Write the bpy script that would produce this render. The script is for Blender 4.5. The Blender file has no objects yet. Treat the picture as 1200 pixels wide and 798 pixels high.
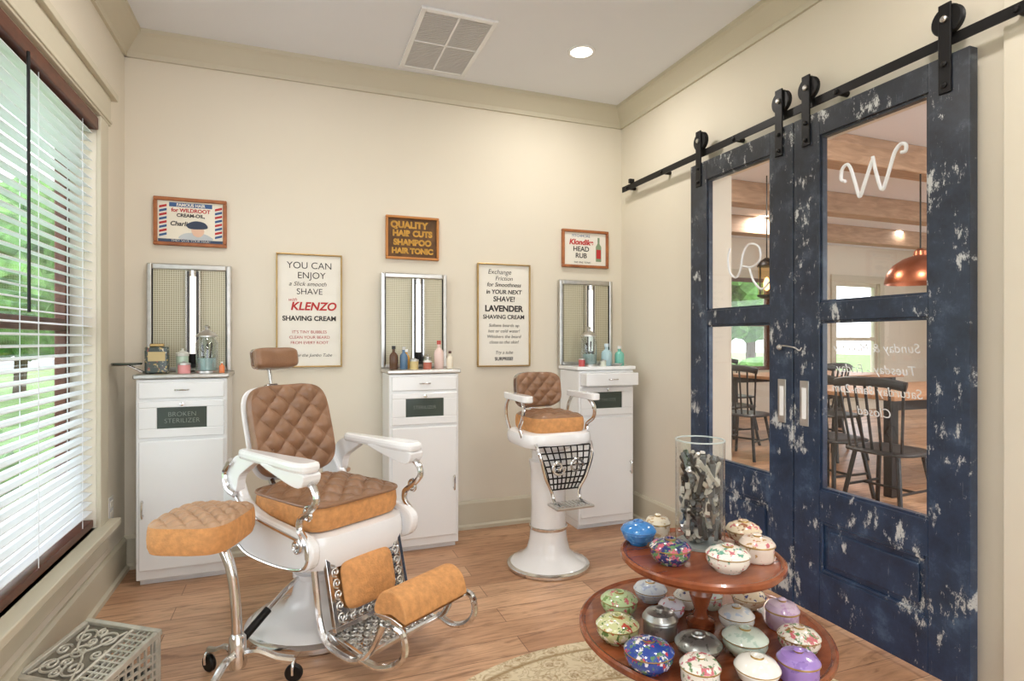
import bpy, bmesh, math, random
from mathutils import Vector, Matrix
random.seed(7)
S=bpy.context.scene
COL=S.collection
S.view_settings.view_transform='Standard'
S.view_settings.look='None'
R=math.radians
# ---------------------------------------------------------------- materials
def C(r,g,b):
    def f(c):
        c/=255.0
        return c/12.92 if c<=0.04045 else ((c+0.055)/1.055)**2.4
    return (f(r),f(g),f(b),1)
def nt(name):
    m=bpy.data.materials.new(name); m.use_nodes=True
    t=m.node_tree; p=t.nodes['Principled BSDF']
    return m,t,p
def ramp(t,stops,fac):
    n=t.nodes.new('ShaderNodeValToRGB'); e=n.color_ramp.elements
    while len(e)<len(stops): e.new(0.5)
    for i,(pos,c) in enumerate(stops):
        e[i].position=pos; e[i].color=c
    t.links.new(fac,n.inputs[0]); return n.outputs[0]
def tex(t,kind,scale,vec=None,**kw):
    n=t.nodes.new(kind); n.inputs['Scale'].default_value=scale
    for k,v in kw.items(): n.inputs[k].default_value=v
    if vec is not None: t.links.new(vec,n.inputs['Vector'])
    return n
def objco(t,sc=(1,1,1),rot=(0,0,0),loc=(0,0,0)):
    c=t.nodes.new('ShaderNodeTexCoord'); m=t.nodes.new('ShaderNodeMapping')
    m.inputs['Scale'].default_value=sc; m.inputs['Rotation'].default_value=rot; m.inputs['Location'].default_value=loc
    t.links.new(c.outputs['Object'],m.inputs['Vector']); return m.outputs[0]
def mul(c,k): return (min(c[0]*k,1),min(c[1]*k,1),min(c[2]*k,1),1)
def mix(t,a,b,fac):
    n=t.nodes.new('ShaderNodeMix'); n.data_type='RGBA'
    for s,v in ((n.inputs[6],a),(n.inputs[7],b)):
        if isinstance(v,tuple): s.default_value=v
        else: t.links.new(v,s)
    if isinstance(fac,float): n.inputs[0].default_value=fac
    else: t.links.new(fac,n.inputs[0])
    return n.outputs[2]
def M(name,col,rough=.5,metal=0,var=.06,scale=6,bump=0,bscale=60,coat=0,stretch=(1,1,1)):
    m,t,p=nt(name)
    v=objco(t,stretch)
    n=tex(t,'ShaderNodeTexNoise',scale,v,Detail=4)
    c=ramp(t,[(.3,mul(col,1-var)),(.7,mul(col,1+var))],n.outputs[0])
    t.links.new(c,p.inputs['Base Color'])
    p.inputs['Roughness'].default_value=rough; p.inputs['Metallic'].default_value=metal
    p.inputs['Coat Weight'].default_value=coat
    if bump:
        nb=tex(t,'ShaderNodeTexNoise',bscale,v,Detail=3)
        b=t.nodes.new('ShaderNodeBump'); b.inputs['Strength'].default_value=bump; b.inputs['Distance'].default_value=.004
        t.links.new(nb.outputs[0],b.inputs['Height']); t.links.new(b.outputs[0],p.inputs['Normal'])
    return m
def EM(name,col,st):
    m,t,p=nt(name); p.inputs['Base Color'].default_value=col
    p.inputs['Emission Color'].default_value=col; p.inputs['Emission Strength'].default_value=st; return m
def GL(name,tint=(1,1,1,1),k=.5,base=.04,pw=4,rough=0.0):
    # thin glass: transparent, with reflectivity rising toward grazing angles
    m=bpy.data.materials.new(name); m.use_nodes=True; t=m.node_tree; t.nodes.clear()
    o=t.nodes.new('ShaderNodeOutputMaterial'); a=t.nodes.new('ShaderNodeBsdfTransparent'); a.inputs[0].default_value=tint
    g=t.nodes.new('ShaderNodeBsdfGlossy'); g.inputs['Roughness'].default_value=rough
    f=t.nodes.new('ShaderNodeLayerWeight'); f.inputs[0].default_value=.5
    p=t.nodes.new('ShaderNodeMath'); p.operation='POWER'; p.inputs[1].default_value=pw; t.links.new(f.outputs['Facing'],p.inputs[0])
    q=t.nodes.new('ShaderNodeMath'); q.operation='MULTIPLY_ADD'; q.inputs[1].default_value=k; q.inputs[2].default_value=base; t.links.new(p.outputs[0],q.inputs[0])
    x=t.nodes.new('ShaderNodeMixShader'); t.links.new(q.outputs[0],x.inputs[0]); t.links.new(a.outputs[0],x.inputs[1]); t.links.new(g.outputs[0],x.inputs[2])
    t.links.new(x.outputs[0],o.inputs[0]); return m
def floor_mat(name):
    m,t,p=nt(name)
    v=objco(t)
    br=t.nodes.new('ShaderNodeTexBrick'); t.links.new(v,br.inputs['Vector'])
    br.inputs['Scale'].default_value=1; br.inputs['Brick Width'].default_value=1.3; br.inputs['Row Height'].default_value=.125
    br.inputs['Mortar Size'].default_value=.0015; br.inputs['Mortar Smooth'].default_value=.3
    br.inputs['Color1'].default_value=C(214,172,138); br.inputs['Color2'].default_value=C(176,130,98); br.inputs['Mortar'].default_value=C(112,78,58)
    br.offset=.37
    v2=objco(t,(1.2,9,1)); n=tex(t,'ShaderNodeTexNoise',3.2,v2,Detail=8,Roughness=.62,Distortion=1.6)
    g=ramp(t,[(.3,(.42,.35,.30,1)),(.46,(.85,.83,.81,1)),(.7,(1.14,1.14,1.14,1))],n.outputs[0])
    v3=objco(t,(1,2.5,1)); n3=tex(t,'ShaderNodeTexNoise',5,v3,Detail=3)
    kn=ramp(t,[(.64,(1,1,1,1)),(.72,(.56,.46,.40,1))],n3.outputs[0])
    mm=t.nodes.new('ShaderNodeMix'); mm.data_type='RGBA'; mm.blend_type='MULTIPLY'; mm.inputs[0].default_value=.9
    t.links.new(br.outputs[0],mm.inputs[6]); t.links.new(g,mm.inputs[7])
    m2=t.nodes.new('ShaderNodeMix'); m2.data_type='RGBA'; m2.blend_type='MULTIPLY'; m2.inputs[0].default_value=.8
    t.links.new(mm.outputs[2],m2.inputs[6]); t.links.new(kn,m2.inputs[7]); t.links.new(m2.outputs[2],p.inputs['Base Color'])
    p.inputs['Roughness'].default_value=.38
    return m
def wood(name,c1,c2,sc=(1,12,1),rough=.4,scale=4,coat=0):
    m,t,p=nt(name); v=objco(t,sc)
    n=tex(t,'ShaderNodeTexNoise',scale,v,Detail=6,Roughness=.6,Distortion=.8)
    t.links.new(ramp(t,[(.3,c1),(.7,c2)],n.outputs[0]),p.inputs['Base Color'])
    p.inputs['Roughness'].default_value=rough; p.inputs['Coat Weight'].default_value=coat; return m
def door_mat(name):
    m,t,p=nt(name)
    v=objco(t,(1,3.5,1.6)); n=tex(t,'ShaderNodeTexNoise',9,v,Detail=10,Roughness=.8)
    v3=objco(t); n3=tex(t,'ShaderNodeTexNoise',5.5,v3,Detail=4)
    md=t.nodes.new('ShaderNodeMath'); md.operation='MULTIPLY_ADD'; md.inputs[1].default_value=.6
    t.links.new(n3.outputs[0],md.inputs[0]); t.links.new(n.outputs[0],md.inputs[2])
    f=ramp(t,[(.895,(0,0,0,1)),(.945,(.95,.95,.95,1))],md.outputs[0])
    vs=objco(t,(1,30,2.2)); ns=tex(t,'ShaderNodeTexNoise',5,vs,Detail=6,Roughness=.7)
    f2=ramp(t,[(.62,(0,0,0,1)),(.74,(.5,.5,.5,1))],ns.outputs[0])
    n2=tex(t,'ShaderNodeTexNoise',9,v3,Detail=6,Roughness=.7)
    # reflected daylight painted into the colour: bluer toward the foot of the door
    sp=t.nodes.new('ShaderNodeSeparateXYZ'); t.links.new(v3,sp.inputs[0])
    mr=t.nodes.new('ShaderNodeMapRange'); mr.inputs[1].default_value=.2; mr.inputs[2].default_value=2.1; t.links.new(sp.outputs[2],mr.inputs[0])
    lowc=ramp(t,[(.3,C(24,38,62)),(.55,C(38,58,88)),(.75,C(76,100,130))],n2.outputs[0])
    upc=ramp(t,[(.3,C(26,29,36)),(.55,C(40,45,54)),(.75,C(78,84,92))],n2.outputs[0])
    dark=mix(t,lowc,upc,mr.outputs[0])
    a=mix(t,dark,C(140,146,152),f2)
    t.links.new(mix(t,a,C(192,194,194),f),p.inputs['Base Color'])
    p.inputs['Roughness'].default_value=.32
    return m
def perf_mat(name):
    m,t,p=nt(name); v=objco(t)
    vo=t.nodes.new('ShaderNodeTexVoronoi'); vo.inputs['Scale'].default_value=95; vo.inputs['Randomness'].default_value=0
    t.links.new(v,vo.inputs['Vector'])
    t.links.new(ramp(t,[(.34,C(156,148,122)),(.46,C(206,201,178))],vo.outputs['Distance']),p.inputs['Base Color'])
    p.inputs['Roughness'].default_value=.35; p.inputs['Metallic'].default_value=.15; return m
def floral(name,base,cs,scale=38,thr=.58,rough=.12,seed=0,metal=0):
    m,t,p=nt(name); cur=base
    for i,c in enumerate(cs):
        v=objco(t,loc=(seed*1.3+i*7.1,i*3.3,seed)); n=tex(t,'ShaderNodeTexNoise',scale*(1+.25*i),v,Detail=3,Roughness=.6)
        f=ramp(t,[(thr,(0,0,0,1)),(thr+.05,(.95,.95,.95,1))],n.outputs[0])
        cur=mix(t,cur,c,f)
    if isinstance(cur,tuple): p.inputs['Base Color'].default_value=cur
    else: t.links.new(cur,p.inputs['Base Color'])
    p.inputs['Roughness'].default_value=rough; p.inputs['Metallic'].default_value=metal; p.inputs['Coat Weight'].default_value=.4; return m

mWall=M('wall_paint',C(223,215,199),.85,0,.012,3,bump=.05,bscale=250)
mTrim=M('trim_paint',C(203,196,176),.6,0,.01,3)
mCeil=M('ceiling_paint',C(230,232,236),.9,0,.01,3)
mFloor=floor_mat('plank_floor')
mWhite=M('white_enamel',C(238,239,240),.22,0,.01,4,coat=.3)
mPorc=M('porcelain_enamel',C(240,241,243),.12,0,.01,4,coat=.6)
mChrome=M('chrome',(.74,.74,.74,1),.14,1,.05,30)
mSteel=M('brushed_steel',(.56,.55,.53,1),.3,1,.08,30)
mBlackIron=M('black_iron',C(32,31,32),.45,.6,.1,20)
mDoor=door_mat('distressed_black_paint')
mGlass=GL('clear_glass'); mJar=GL('jar_glass',(.95,.965,.965,1),.75,.05,2.2); mAmber=GL('lantern_glass',(1,.85,.6,1)); mJarT=GL('dispenser_glass',(.80,.86,.86,1),.8,.12,1.6)
mBrown=M('brown_leather',C(140,104,78),.32,0,.14,14,bump=.25,bscale=180)
mTan=M('tan_suede',C(208,150,94),.75,0,.16,45,bump=.5,bscale=160)
mTanTop=M('tan_leather',C(180,144,114),.40,0,.1,14,bump=.25,bscale=180)
mWBrown=wood('dark_brown_wood',C(74,38,26),C(104,58,40),(1,3,8))
mFrameOr=wood('oak_frame_wood',C(140,80,44),C(178,110,62),(4,4,4))
mGold=M('gold_frame',C(178,150,100),.35,.7,.1,20)
mTable=wood('mahogany',C(108,52,30),C(152,84,50),(2,8,2),.24,3,.3)
mBeam=wood('beam_wood',C(150,118,92),C(190,156,126),(1,6,6),.7)
mTblTop=wood('oak_table_top',C(160,116,82),C(196,150,112),(1,8,1))
mBlackW=M('black_painted_wood',C(38,38,40),.4)
mCopper=M('copper',C(184,112,82),.3,1,.15,10)
mPaper=M('aged_paper',C(234,228,212),.8,0,.03,8); mPaperW=M('white_paper',C(232,228,218),.8,0,.02,8)
mInk=M('black_ink',C(58,54,54),.8); mRed=M('red_ink',C(186,50,50),.7); mBlue=M('blue_ink',C(60,92,140),.7)
mDarkGlass=M('dark_green_glass',C(64,74,68),.15,0,.1)
mLtText=M('pale_lettering',C(140,148,140),.6)
mGrey=M('grey_reflector',C(80,78,78),.3,.5)
mTube=EM('fluorescent_tube',C(250,248,242),.6)
mBlind=M('blind_white',C(232,236,242),.45,0,.01)
mLawn=M('grass',C(104,140,74),.9,0,.3,3); mLeaf=M('foliage',C(92,132,70),.85,0,.55,5,bump=1,bscale=8); mBark=M('bark',C(90,72,58),.9); mRoad=M('asphalt',C(130,132,136),.9)

# ---------------------------------------------------------------- mesh helpers
def fin(name,me,mats,parent,loc,rot,smooth,bevel=0,seg=2):
    for m in (mats if isinstance(mats,(list,tuple)) else [mats]): me.materials.append(m)
    if smooth:
        me.shade_smooth(); me.set_sharp_from_angle(angle=R(38))
    o=bpy.data.objects.new(name,me); COL.objects.link(o)
    o.location=loc; o.rotation_euler=rot
    if parent: o.parent=parent
    if bevel:
        b=o.modifiers.new('bevel','BEVEL'); b.width=bevel; b.segments=seg; b.limit_method='ANGLE'; b.angle_limit=R(35)
    return o
def E(name,loc=(0,0,0),rot=(0,0,0),parent=None):
    o=bpy.data.objects.new(name,None); COL.objects.link(o); o.location=loc; o.rotation_euler=rot; o.empty_display_size=.1
    if parent: o.parent=parent
    return o
BF=[(0,3,2,1),(4,5,6,7),(0,1,5,4),(1,2,6,5),(2,3,7,6),(3,0,4,7)]
def boxes(name,lst,mat,parent=None,bevel=0,loc=(0,0,0),rot=(0,0,0)):
    V=[];F=[]
    for (x0,x1,y0,y1,z0,z1) in lst:
        b=len(V); V+=[(x0,y0,z0),(x1,y0,z0),(x1,y1,z0),(x0,y1,z0),(x0,y0,z1),(x1,y0,z1),(x1,y1,z1),(x0,y1,z1)]
        F+=[tuple(b+i for i in f) for f in BF]
    me=bpy.data.meshes.new(name); me.from_pydata(V,[],F)
    return fin(name,me,mat,parent,loc,rot,False,bevel)
def box(name,x0,x1,y0,y1,z0,z1,mat,parent=None,bevel=0,loc=(0,0,0),rot=(0,0,0)):
    return boxes(name,[(x0,x1,y0,y1,z0,z1)],mat,parent,bevel,loc,rot)
def lathe(name,prof,mat,parent=None,loc=(0,0,0),rot=(0,0,0),seg=36,matsel=None,caps=True):
    V=[];F=[];MI=[]
    for (r,z) in prof:
        for k in range(seg):
            a=2*math.pi*k/seg; V.append((max(r,.0001)*math.cos(a),max(r,.0001)*math.sin(a),z))
    for i in range(len(prof)-1):
        for k in range(seg):
            F.append((i*seg+k,i*seg+(k+1)%seg,(i+1)*seg+(k+1)%seg,(i+1)*seg+k)); MI.append(matsel(i) if matsel else 0)
    if caps:
        F.append(tuple(reversed(range(seg)))); MI.append(0)
        F.append(tuple((len(prof)-1)*seg+k for k in range(seg))); MI.append(matsel(len(prof)-2) if matsel else 0)
    me=bpy.data.meshes.new(name); me.from_pydata(V,[],F)
    for p,i in zip(me.polygons,MI): p.material_index=i
    return fin(name,me,mat,parent,loc,rot,True)
def cr(pts,n=6,closed=False):
    P=[Vector(p) for p in pts]; out=[]
    if len(P)<3: return P
    m=len(P)
    for i in range(m if closed else m-1):
        if closed: a,b,c,d=P[(i-1)%m],P[i],P[(i+1)%m],P[(i+2)%m]
        else: a,b,c,d=P[max(i-1,0)],P[i],P[i+1],P[min(i+2,m-1)]
        for k in range(n):
            t=k/n
            out.append(.5*((2*b)+(c-a)*t+(2*a-5*b+4*c-d)*t*t+(3*b-a-3*c+d)*t**3))
    if not closed: out.append(P[-1])
    return out
def tubes(name,paths,r,mat,parent=None,seg=8,n=6,smooth=True,loc=(0,0,0),rot=(0,0,0),flat=1.0):
    V=[];F=[]
    for path in paths:
        rr=r
        if isinstance(path,tuple) and isinstance(path[1],(int,float)): path,rr=path
        P=cr(path,n) if smooth else [Vector(p) for p in path]
        T=[(P[min(i+1,len(P)-1)]-P[max(i-1,0)]).normalized() for i in range(len(P))]
        up=Vector((0,0,1)) if abs(T[0].z)<.9 else Vector((0,1,0))
        N=(up-T[0]*up.dot(T[0])).normalized(); b0=len(V)
        for i,p in enumerate(P):
            N=(N-T[i]*N.dot(T[i]))
            N=N.normalized() if N.length>1e-6 else T[i].orthogonal().normalized()
            B=T[i].cross(N); rad=rr
            for k in range(seg):
                a=2*math.pi*k/seg; V.append(p+N*(math.cos(a)*rad*flat)+B*(math.sin(a)*rad))
        for i in range(len(P)-1):
            for k in range(seg):
                F.append((b0+i*seg+k,b0+i*seg+(k+1)%seg,b0+(i+1)*seg+(k+1)%seg,b0+(i+1)*seg+k))
        F.append(tuple(b0+k for k in reversed(range(seg)))); F.append(tuple(b0+(len(P)-1)*seg+k for k in range(seg)))
    me=bpy.data.meshes.new(name); me.from_pydata([tuple(v) for v in V],[],F)
    return fin(name,me,mat,parent,loc,rot,True)
def prism(name,pts,h0,h1,axis,mat,parent=None,bevel=0,loc=(0,0,0),rot=(0,0,0),smooth=False):
    def f(a,b,h):
        return {'z':(a,b,h),'y':(a,h,b),'x':(h,a,b)}[axis]
    n=len(pts); V=[f(a,b,h0) for a,b in pts]+[f(a,b,h1) for a,b in pts]
    F=[tuple(range(n)),tuple(reversed(range(n,2*n)))]+[(i,i+n,(i+1)%n+n,(i+1)%n) for i in range(n)]
    me=bpy.data.meshes.new(name); me.from_pydata(V,[],F)
    bm=bmesh.new(); bm.from_mesh(me); bmesh.ops.recalc_face_normals(bm,faces=bm.faces); bm.to_mesh(me); bm.free()
    return fin(name,me,mat,parent,loc,rot,smooth,bevel)
def smo(pts,n=5):
    return [(v.x,v.y) for v in cr([(a,b,0) for a,b in pts],n,True)]
def pad(name,l,w,h,mats,parent=None,loc=(0,0,0),rot=(0,0,0),quilt=0,puff=.012,dome=.018,p=5,N=48,bend=0,edge=.02):
    V=[];F=[];MI=[]
    for i in range(N+1):
        for j in range(N+1):
            a=-1+2*i/N; b=-1+2*j/N; m=max(abs(a),abs(b)); q=(abs(a)**p+abs(b)**p)**(1/p)
            if q>0: a2,b2=a*m/q,b*m/q
            else: a2=b2=0
            x=a2*l/2*(1-edge*m**12/ (l*2)); y=b2*w/2
            z=h+dome*(1-m*m)-edge*.6*m**10
            if quilt:
                s=quilt
                f=abs(math.sin(math.pi*(x+y)/s))*abs(math.sin(math.pi*(x-y)/s))
                z+=puff*(f**.45-1)*(1-m**10)
            z+=bend*(y*y)
            V.append((x,y,z))
    for i in range(N):
        for j in range(N):
            F.append((i*(N+1)+j,(i+1)*(N+1)+j,(i+1)*(N+1)+j+1,i*(N+1)+j+1)); MI.append(0)
    ring=[(i,0) for i in range(N)]+[(N,j) for j in range(N)]+[(i,N) for i in range(N,0,-1)]+[(0,j) for j in range(N,0,-1)]
    idx=[i*(N+1)+j for i,j in ring]; prev=idx; nr=len(idx)
    for (k,s) in ((.8,1.02),(.5,1.03),(.2,1.02),(0,.98)):
        b=len(V)
        for ii in idx:
            x,y,z=V[ii]; V.append((x*s,y*s,(h-edge*.6)*k+bend*y*y))
        cur=[b+q for q in range(nr)]
        for q in range(nr): F.append((prev[q],cur[q],cur[(q+1)%nr],prev[(q+1)%nr])); MI.append(1)
        prev=cur
    F.append(tuple(prev)); MI.append(1)
    me=bpy.data.meshes.new(name); me.from_pydata(V,[],F)
    for pl,i in zip(me.polygons,MI): pl.material_index=i
    bm=bmesh.new(); bm.from_mesh(me); bmesh.ops.recalc_face_normals(bm,faces=bm.faces); bm.to_mesh(me); bm.free()
    return fin(name,me,mats,parent,loc,rot,True)
def text(name,body,size,loc,rot,mat,parent,shear=0,bold=0,sx=1):
    cu=bpy.data.curves.new(name,'FONT'); cu.body=body; cu.size=size; cu.align_x='CENTER'; cu.align_y='CENTER'; cu.extrude=.0006; cu.shear=shear; cu.offset=bold
    cu.materials.append(mat); o=bpy.data.objects.new(name,cu); COL.objects.link(o); o.location=loc; o.rotation_euler=rot; o.scale=(sx,1,1); o.parent=parent; return o

# ---------------------------------------------------------------- dimensions
XL,XR,YB,YF,ZC=-.808,2.093,3.45,-1.8,2.72
T=.15
box('floor',XL-T,11,YF-T,7.2,-.1,0,mFloor)
box('ceiling',XL-T,11,YF-T,7.2,ZC,ZC+.12,mCeil)
box('wall_back',XL-T,XR,YB,YB+T,0,ZC,mWall)
wy0,wy1,wz0,wz1=1.15,3.0,.345,2.13
boxes('wall_left',[(XL-T,XL,YF-T,wy0,0,ZC),(XL-T,XL,wy1,YB,0,ZC),(XL-T,XL,wy0,wy1,0,wz0),(XL-T,XL,wy0,wy1,wz1,ZC)],mWall)
oy0,oy1,oz=1.27,2.555,2.06
boxes('wall_right',[(XR,XR+T,YF-T,oy0,0,ZC),(XR,XR+T,oy1,7.2,0,ZC),(XR,XR+T,oy0,oy1,oz,ZC)],mWall)
boxes('wall_front',[(XL-T,-.6,YF-T,YF,0,ZC),(1.9,XR,YF-T,YF,0,ZC),(-.6,1.9,YF-T,YF,0,.3),(-.6,1.9,YF-T,YF,2.4,ZC)],mWall)
w2=E('added_fill_window',(0,0,0))  # unseen window behind the camera, added for soft fill light
boxes('frame',[(-.6,1.9,YF-.1,YF-.05,.3,.36),(-.6,1.9,YF-.1,YF-.05,2.34,2.4),(-.6,-.54,YF-.1,YF-.05,.36,2.34),(1.84,1.9,YF-.1,YF-.05,.36,2.34),(.62,.68,YF-.1,YF-.05,.36,2.34)],mTrim,w2)
box('pane',-.54,1.84,YF-.078,YF-.072,.36,2.34,mGlass,w2)
wa,wb=6.15,6.95
boxes('wall_dining_back',[(XR+T,wa,7.05,7.2,0,ZC),(wb,8.3,7.05,7.2,0,ZC),(9.3,11,7.05,7.2,0,ZC),(wa,wb,7.05,7.2,0,.7),(wa,wb,7.05,7.2,2.12,ZC),(8.3,9.3,7.05,7.2,2.12,ZC),(8.3,9.3,7.05,7.2,0,.25)],mWall)
boxes('wall_dining_side',[(10.85,11,YF-T,1,0,ZC),(10.85,11,5,7.05,0,ZC),(10.85,11,1,5,0,.6),(10.85,11,1,5,2.2,ZC)],mWall)  # unseen opening added to let sky light into the dining room
boxes('wall_dining_front',[(XR+T,3,YF-T,YF,0,ZC),(9,10.85,YF-T,YF,0,ZC),(3,9,YF-T,YF,0,.4),(3,9,YF-T,YF,2.4,ZC)],mWall)  # wide unseen opening, also added to bring in sky light
def win(name,x0,x1,z0,z1,mm):
    e=E(name)
    y0,y1=7.08,7.13
    boxes('frame',[(x0,x1,y0,y1,z0,z0+.06),(x0,x1,y0,y1,z1-.06,z1),(x0,x0+.06,y0,y1,z0+.06,z1-.06),(x1-.06,x1,y0,y1,z0+.06,z1-.06),(x0+.06,x1-.06,y0,y1,(z0+z1)/2-.03,(z0+z1)/2+.03)],mm,e)
    boxes('casing',[(x0-.1,x0,7.02,7.05,z0-.1,z1+.12),(x1,x1+.1,7.02,7.05,z0-.1,z1+.12),(x0,x1,7.02,7.05,z1,z1+.12),(x0,x1,7.02,7.05,z0-.1,z0)],mTrim,e)
    box('pane',x0+.06,x1-.06,7.1,7.11,z0+.06,z1-.06,mGlass,e)
win('window_3',wa,wb,.7,2.12,mWBrown); win('window_4',8.3,9.3,.25,2.12,mTrim)
cp=[(0,2.6),(.014,2.6),(.018,2.625),(.075,2.69),(.088,2.70),(.09,2.72),(0,2.72)]
prism('trim_1',[(YB-a,b) for a,b in cp],XL,XR,'x',mTrim)
prism('trim_2',[(XL+a,b) for a,b in cp],YF,YB,'y',mTrim)
prism('trim_3',[(XR-a,b) for a,b in cp],YF,YB,'y',mTrim)
bp=[(0,0),(.028,0),(.028,.02),(.016,.03),(.016,.155),(.008,.17),(0,.17)]
prism('baseboard_back',[(YB-a,b) for a,b in bp],XL,XR,'x',mTrim)
prism('baseboard_left',[(XL+a,b) for a,b in bp],YF,YB-.03,'y',mTrim)
prism('baseboard_right',[(XR-a,b) for a,b in bp],2.66,YB-.03,'y',mTrim)
boxes('trim_4',[(XR-.018,XR,1.02,1.16,0,2.6),(XR-.018,XR,.30,.37,0,2.6),(XR-.018,XR,-.4,1.02,0,.17)],mWall,bevel=.003)
boxes('trim_5',[(XL,XL+.018,wy1,wy1+.11,wz0-.02,2.14),(XL,XL+.018,wy0-.11,wy0,wz0-.02,2.14),(XL,XL+.02,wy0-.14,wy1+.14,2.14,2.27),(XL,XL+.04,wy0-.18,wy1+.18,2.27,2.30),(XL,XL+.026,wy0-.14,wy1+.14,2.15,2.165)],mTrim,bevel=.003)
boxes('trim_6',[(XL-.06,XL+.06,wy0-.14,wy1+.14,wz0-.032,wz0),(XL,XL+.018,wy0-.11,wy1+.11,wz0-.13,wz0-.032)],mTrim,bevel=.004)
w1=E('window_1')
xs0,xs1=XL-.135,XL-.095
fr=[]
for (a,b) in ((wy0,2.06),(2.10,wy1)):
    fr+=[(xs0,xs1,a,a+.05,wz0,wz1),(xs0,xs1,b-.05,b,wz0,wz1),(xs0,xs1,a+.05,b-.05,wz0,wz0+.06),(xs0,xs1,a+.05,b-.05,wz1-.06,wz1),(xs0,xs1,a+.05,b-.05,1.2,1.25)]
fr.append((xs0-.005,xs1+.02,2.06,2.10,wz0,wz1))
boxes('sash',fr,mWBrown,w1,bevel=.003)
box('pane',XL-.118,XL-.113,wy0+.05,wy1-.05,wz0+.05,wz1-.05,mGlass,w1)
# blinds
bl=E('window_blinds')
z=.42
bx=XL-.035
Vv=[];Ff=[]
while z<2.07:
    c,s=math.cos(R(7)),math.sin(R(7)); hw=.024
    for (ya,yb) in ((wy0+.01,wy1-.01),):
        b=len(Vv)
        for (dx,dz) in ((-hw,0),(0,.003),(hw,0)):
            for yy in (ya,yb):
                X=bx+dx*c-dz*s; Z=z-dx*s+dz*c*1
                Vv.append((X,yy,Z)); Vv.append((X,yy,Z+.0028))
        for k in range(2):
            o=b+4*k; q=b+4*(k+1)
            Ff+=[(o+1,o+3,q+3,q+1),(o,q,q+2,o+2),(o,o+1,q+1,q),(o+2,q+2,q+3,o+3)]
        Ff+=[(b,b+2,b+3,b+1),(b+8,b+9,b+11,b+10)]
    z+=.040
me=bpy.data.meshes.new('slats'); me.from_pydata(Vv,[],Ff)
fin('slats',me,mBlind,bl,(0,0,0),(0,0,0),False)
box('head_rail',bx-.03,bx+.045,wy0+.005,wy1-.003,2.075,2.128,mWBrown,bl,.004)
box('bottom_rail',bx-.025,bx+.028,wy0+.01,wy1-.01,.352,.385,mWBrown,bl,.004)
tubes('ladder_cords',[[(bx+s*.026,y,.38),(bx+s*.026,y,2.08)] for s in (-1,1) for y in (1.4,1.9,2.42,2.86)],.0015,mBlind,bl,seg=5,smooth=False)
tubes('tilt_wand',[[(bx+.05,2.27,2.08),(bx+.052,2.27,1.25)]],.005,mBlackIron,bl,smooth=False)
o=E('wall_outlet',(XL,3.2,.37))
box('plate',0,.006,-.036,.036,-.058,.058,mWhite,o,.002)
boxes('sockets',[(.006,.009,-.017,.017,.01,.04),(.006,.009,-.017,.017,-.04,-.01)],mPaperW,o,.001)
def can(x,y,p):
    e=E('recessed_light',(x,y,ZC))
    lathe('trim_ring',[(.075,-.001),(.075,-.006),(.068,-.008),(.058,-.006),(.058,-.001)],mWhite,e,caps=False)
    lathe('lens',[(.0,-.004),(.057,-.004),(.057,-.002),(0,-.002)],EMl,e,caps=False)
    L=bpy.data.lights.new('lamp','AREA'); L.shape='DISK'; L.size=.16; L.energy=p; L.color=(1,.95,.885)
    lo=bpy.data.objects.new('lamp',L); COL.objects.link(lo); lo.parent=e; lo.location=(0,0,-.02)
EMl=EM('lens_glow',C(255,248,236),9)
for x,y in ((1.45,2.80),(-.02,2.35),(1.45,.9),(0,.7),(0,-.9),(1.45,-.9)): can(x,y,8.5)  # first can is the visible fitting; the rest are unseen, added for fill
for x,y in ((3.4,2.2),(3.4,4.4),(5.5,2.0),(5.5,5.7),(8,3.4),(8,5.8)): can(x,y,30)  # cans added to brighten the dining room
mVent=M('vent_paint',C(206,205,204),.6,0,.02)
v=E('ceiling_vent',(.745,2.985,ZC))
boxes('frame',[(-.19,-.165,-.31,.31,-.012,0),(.165,.19,-.31,.31,-.012,0),(-.165,.165,-.31,-.285,-.012,0),(-.165,.165,.285,.31,-.012,0),(-.006,.006,-.285,.285,-.012,0),(-.165,.165,-.006,.006,-.012,0)],mWhite,v,.002)
boxes('louvres',[(-.165,.165,-.285+.0145*i,-.285+.0145*i+.0085,-.009,-.003) for i in range(40)],mVent,v)
box('duct_shadow',-.165,.165,-.285,.285,-.002,-.0005,M('vent_dark',C(150,148,148),.9),v)

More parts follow.
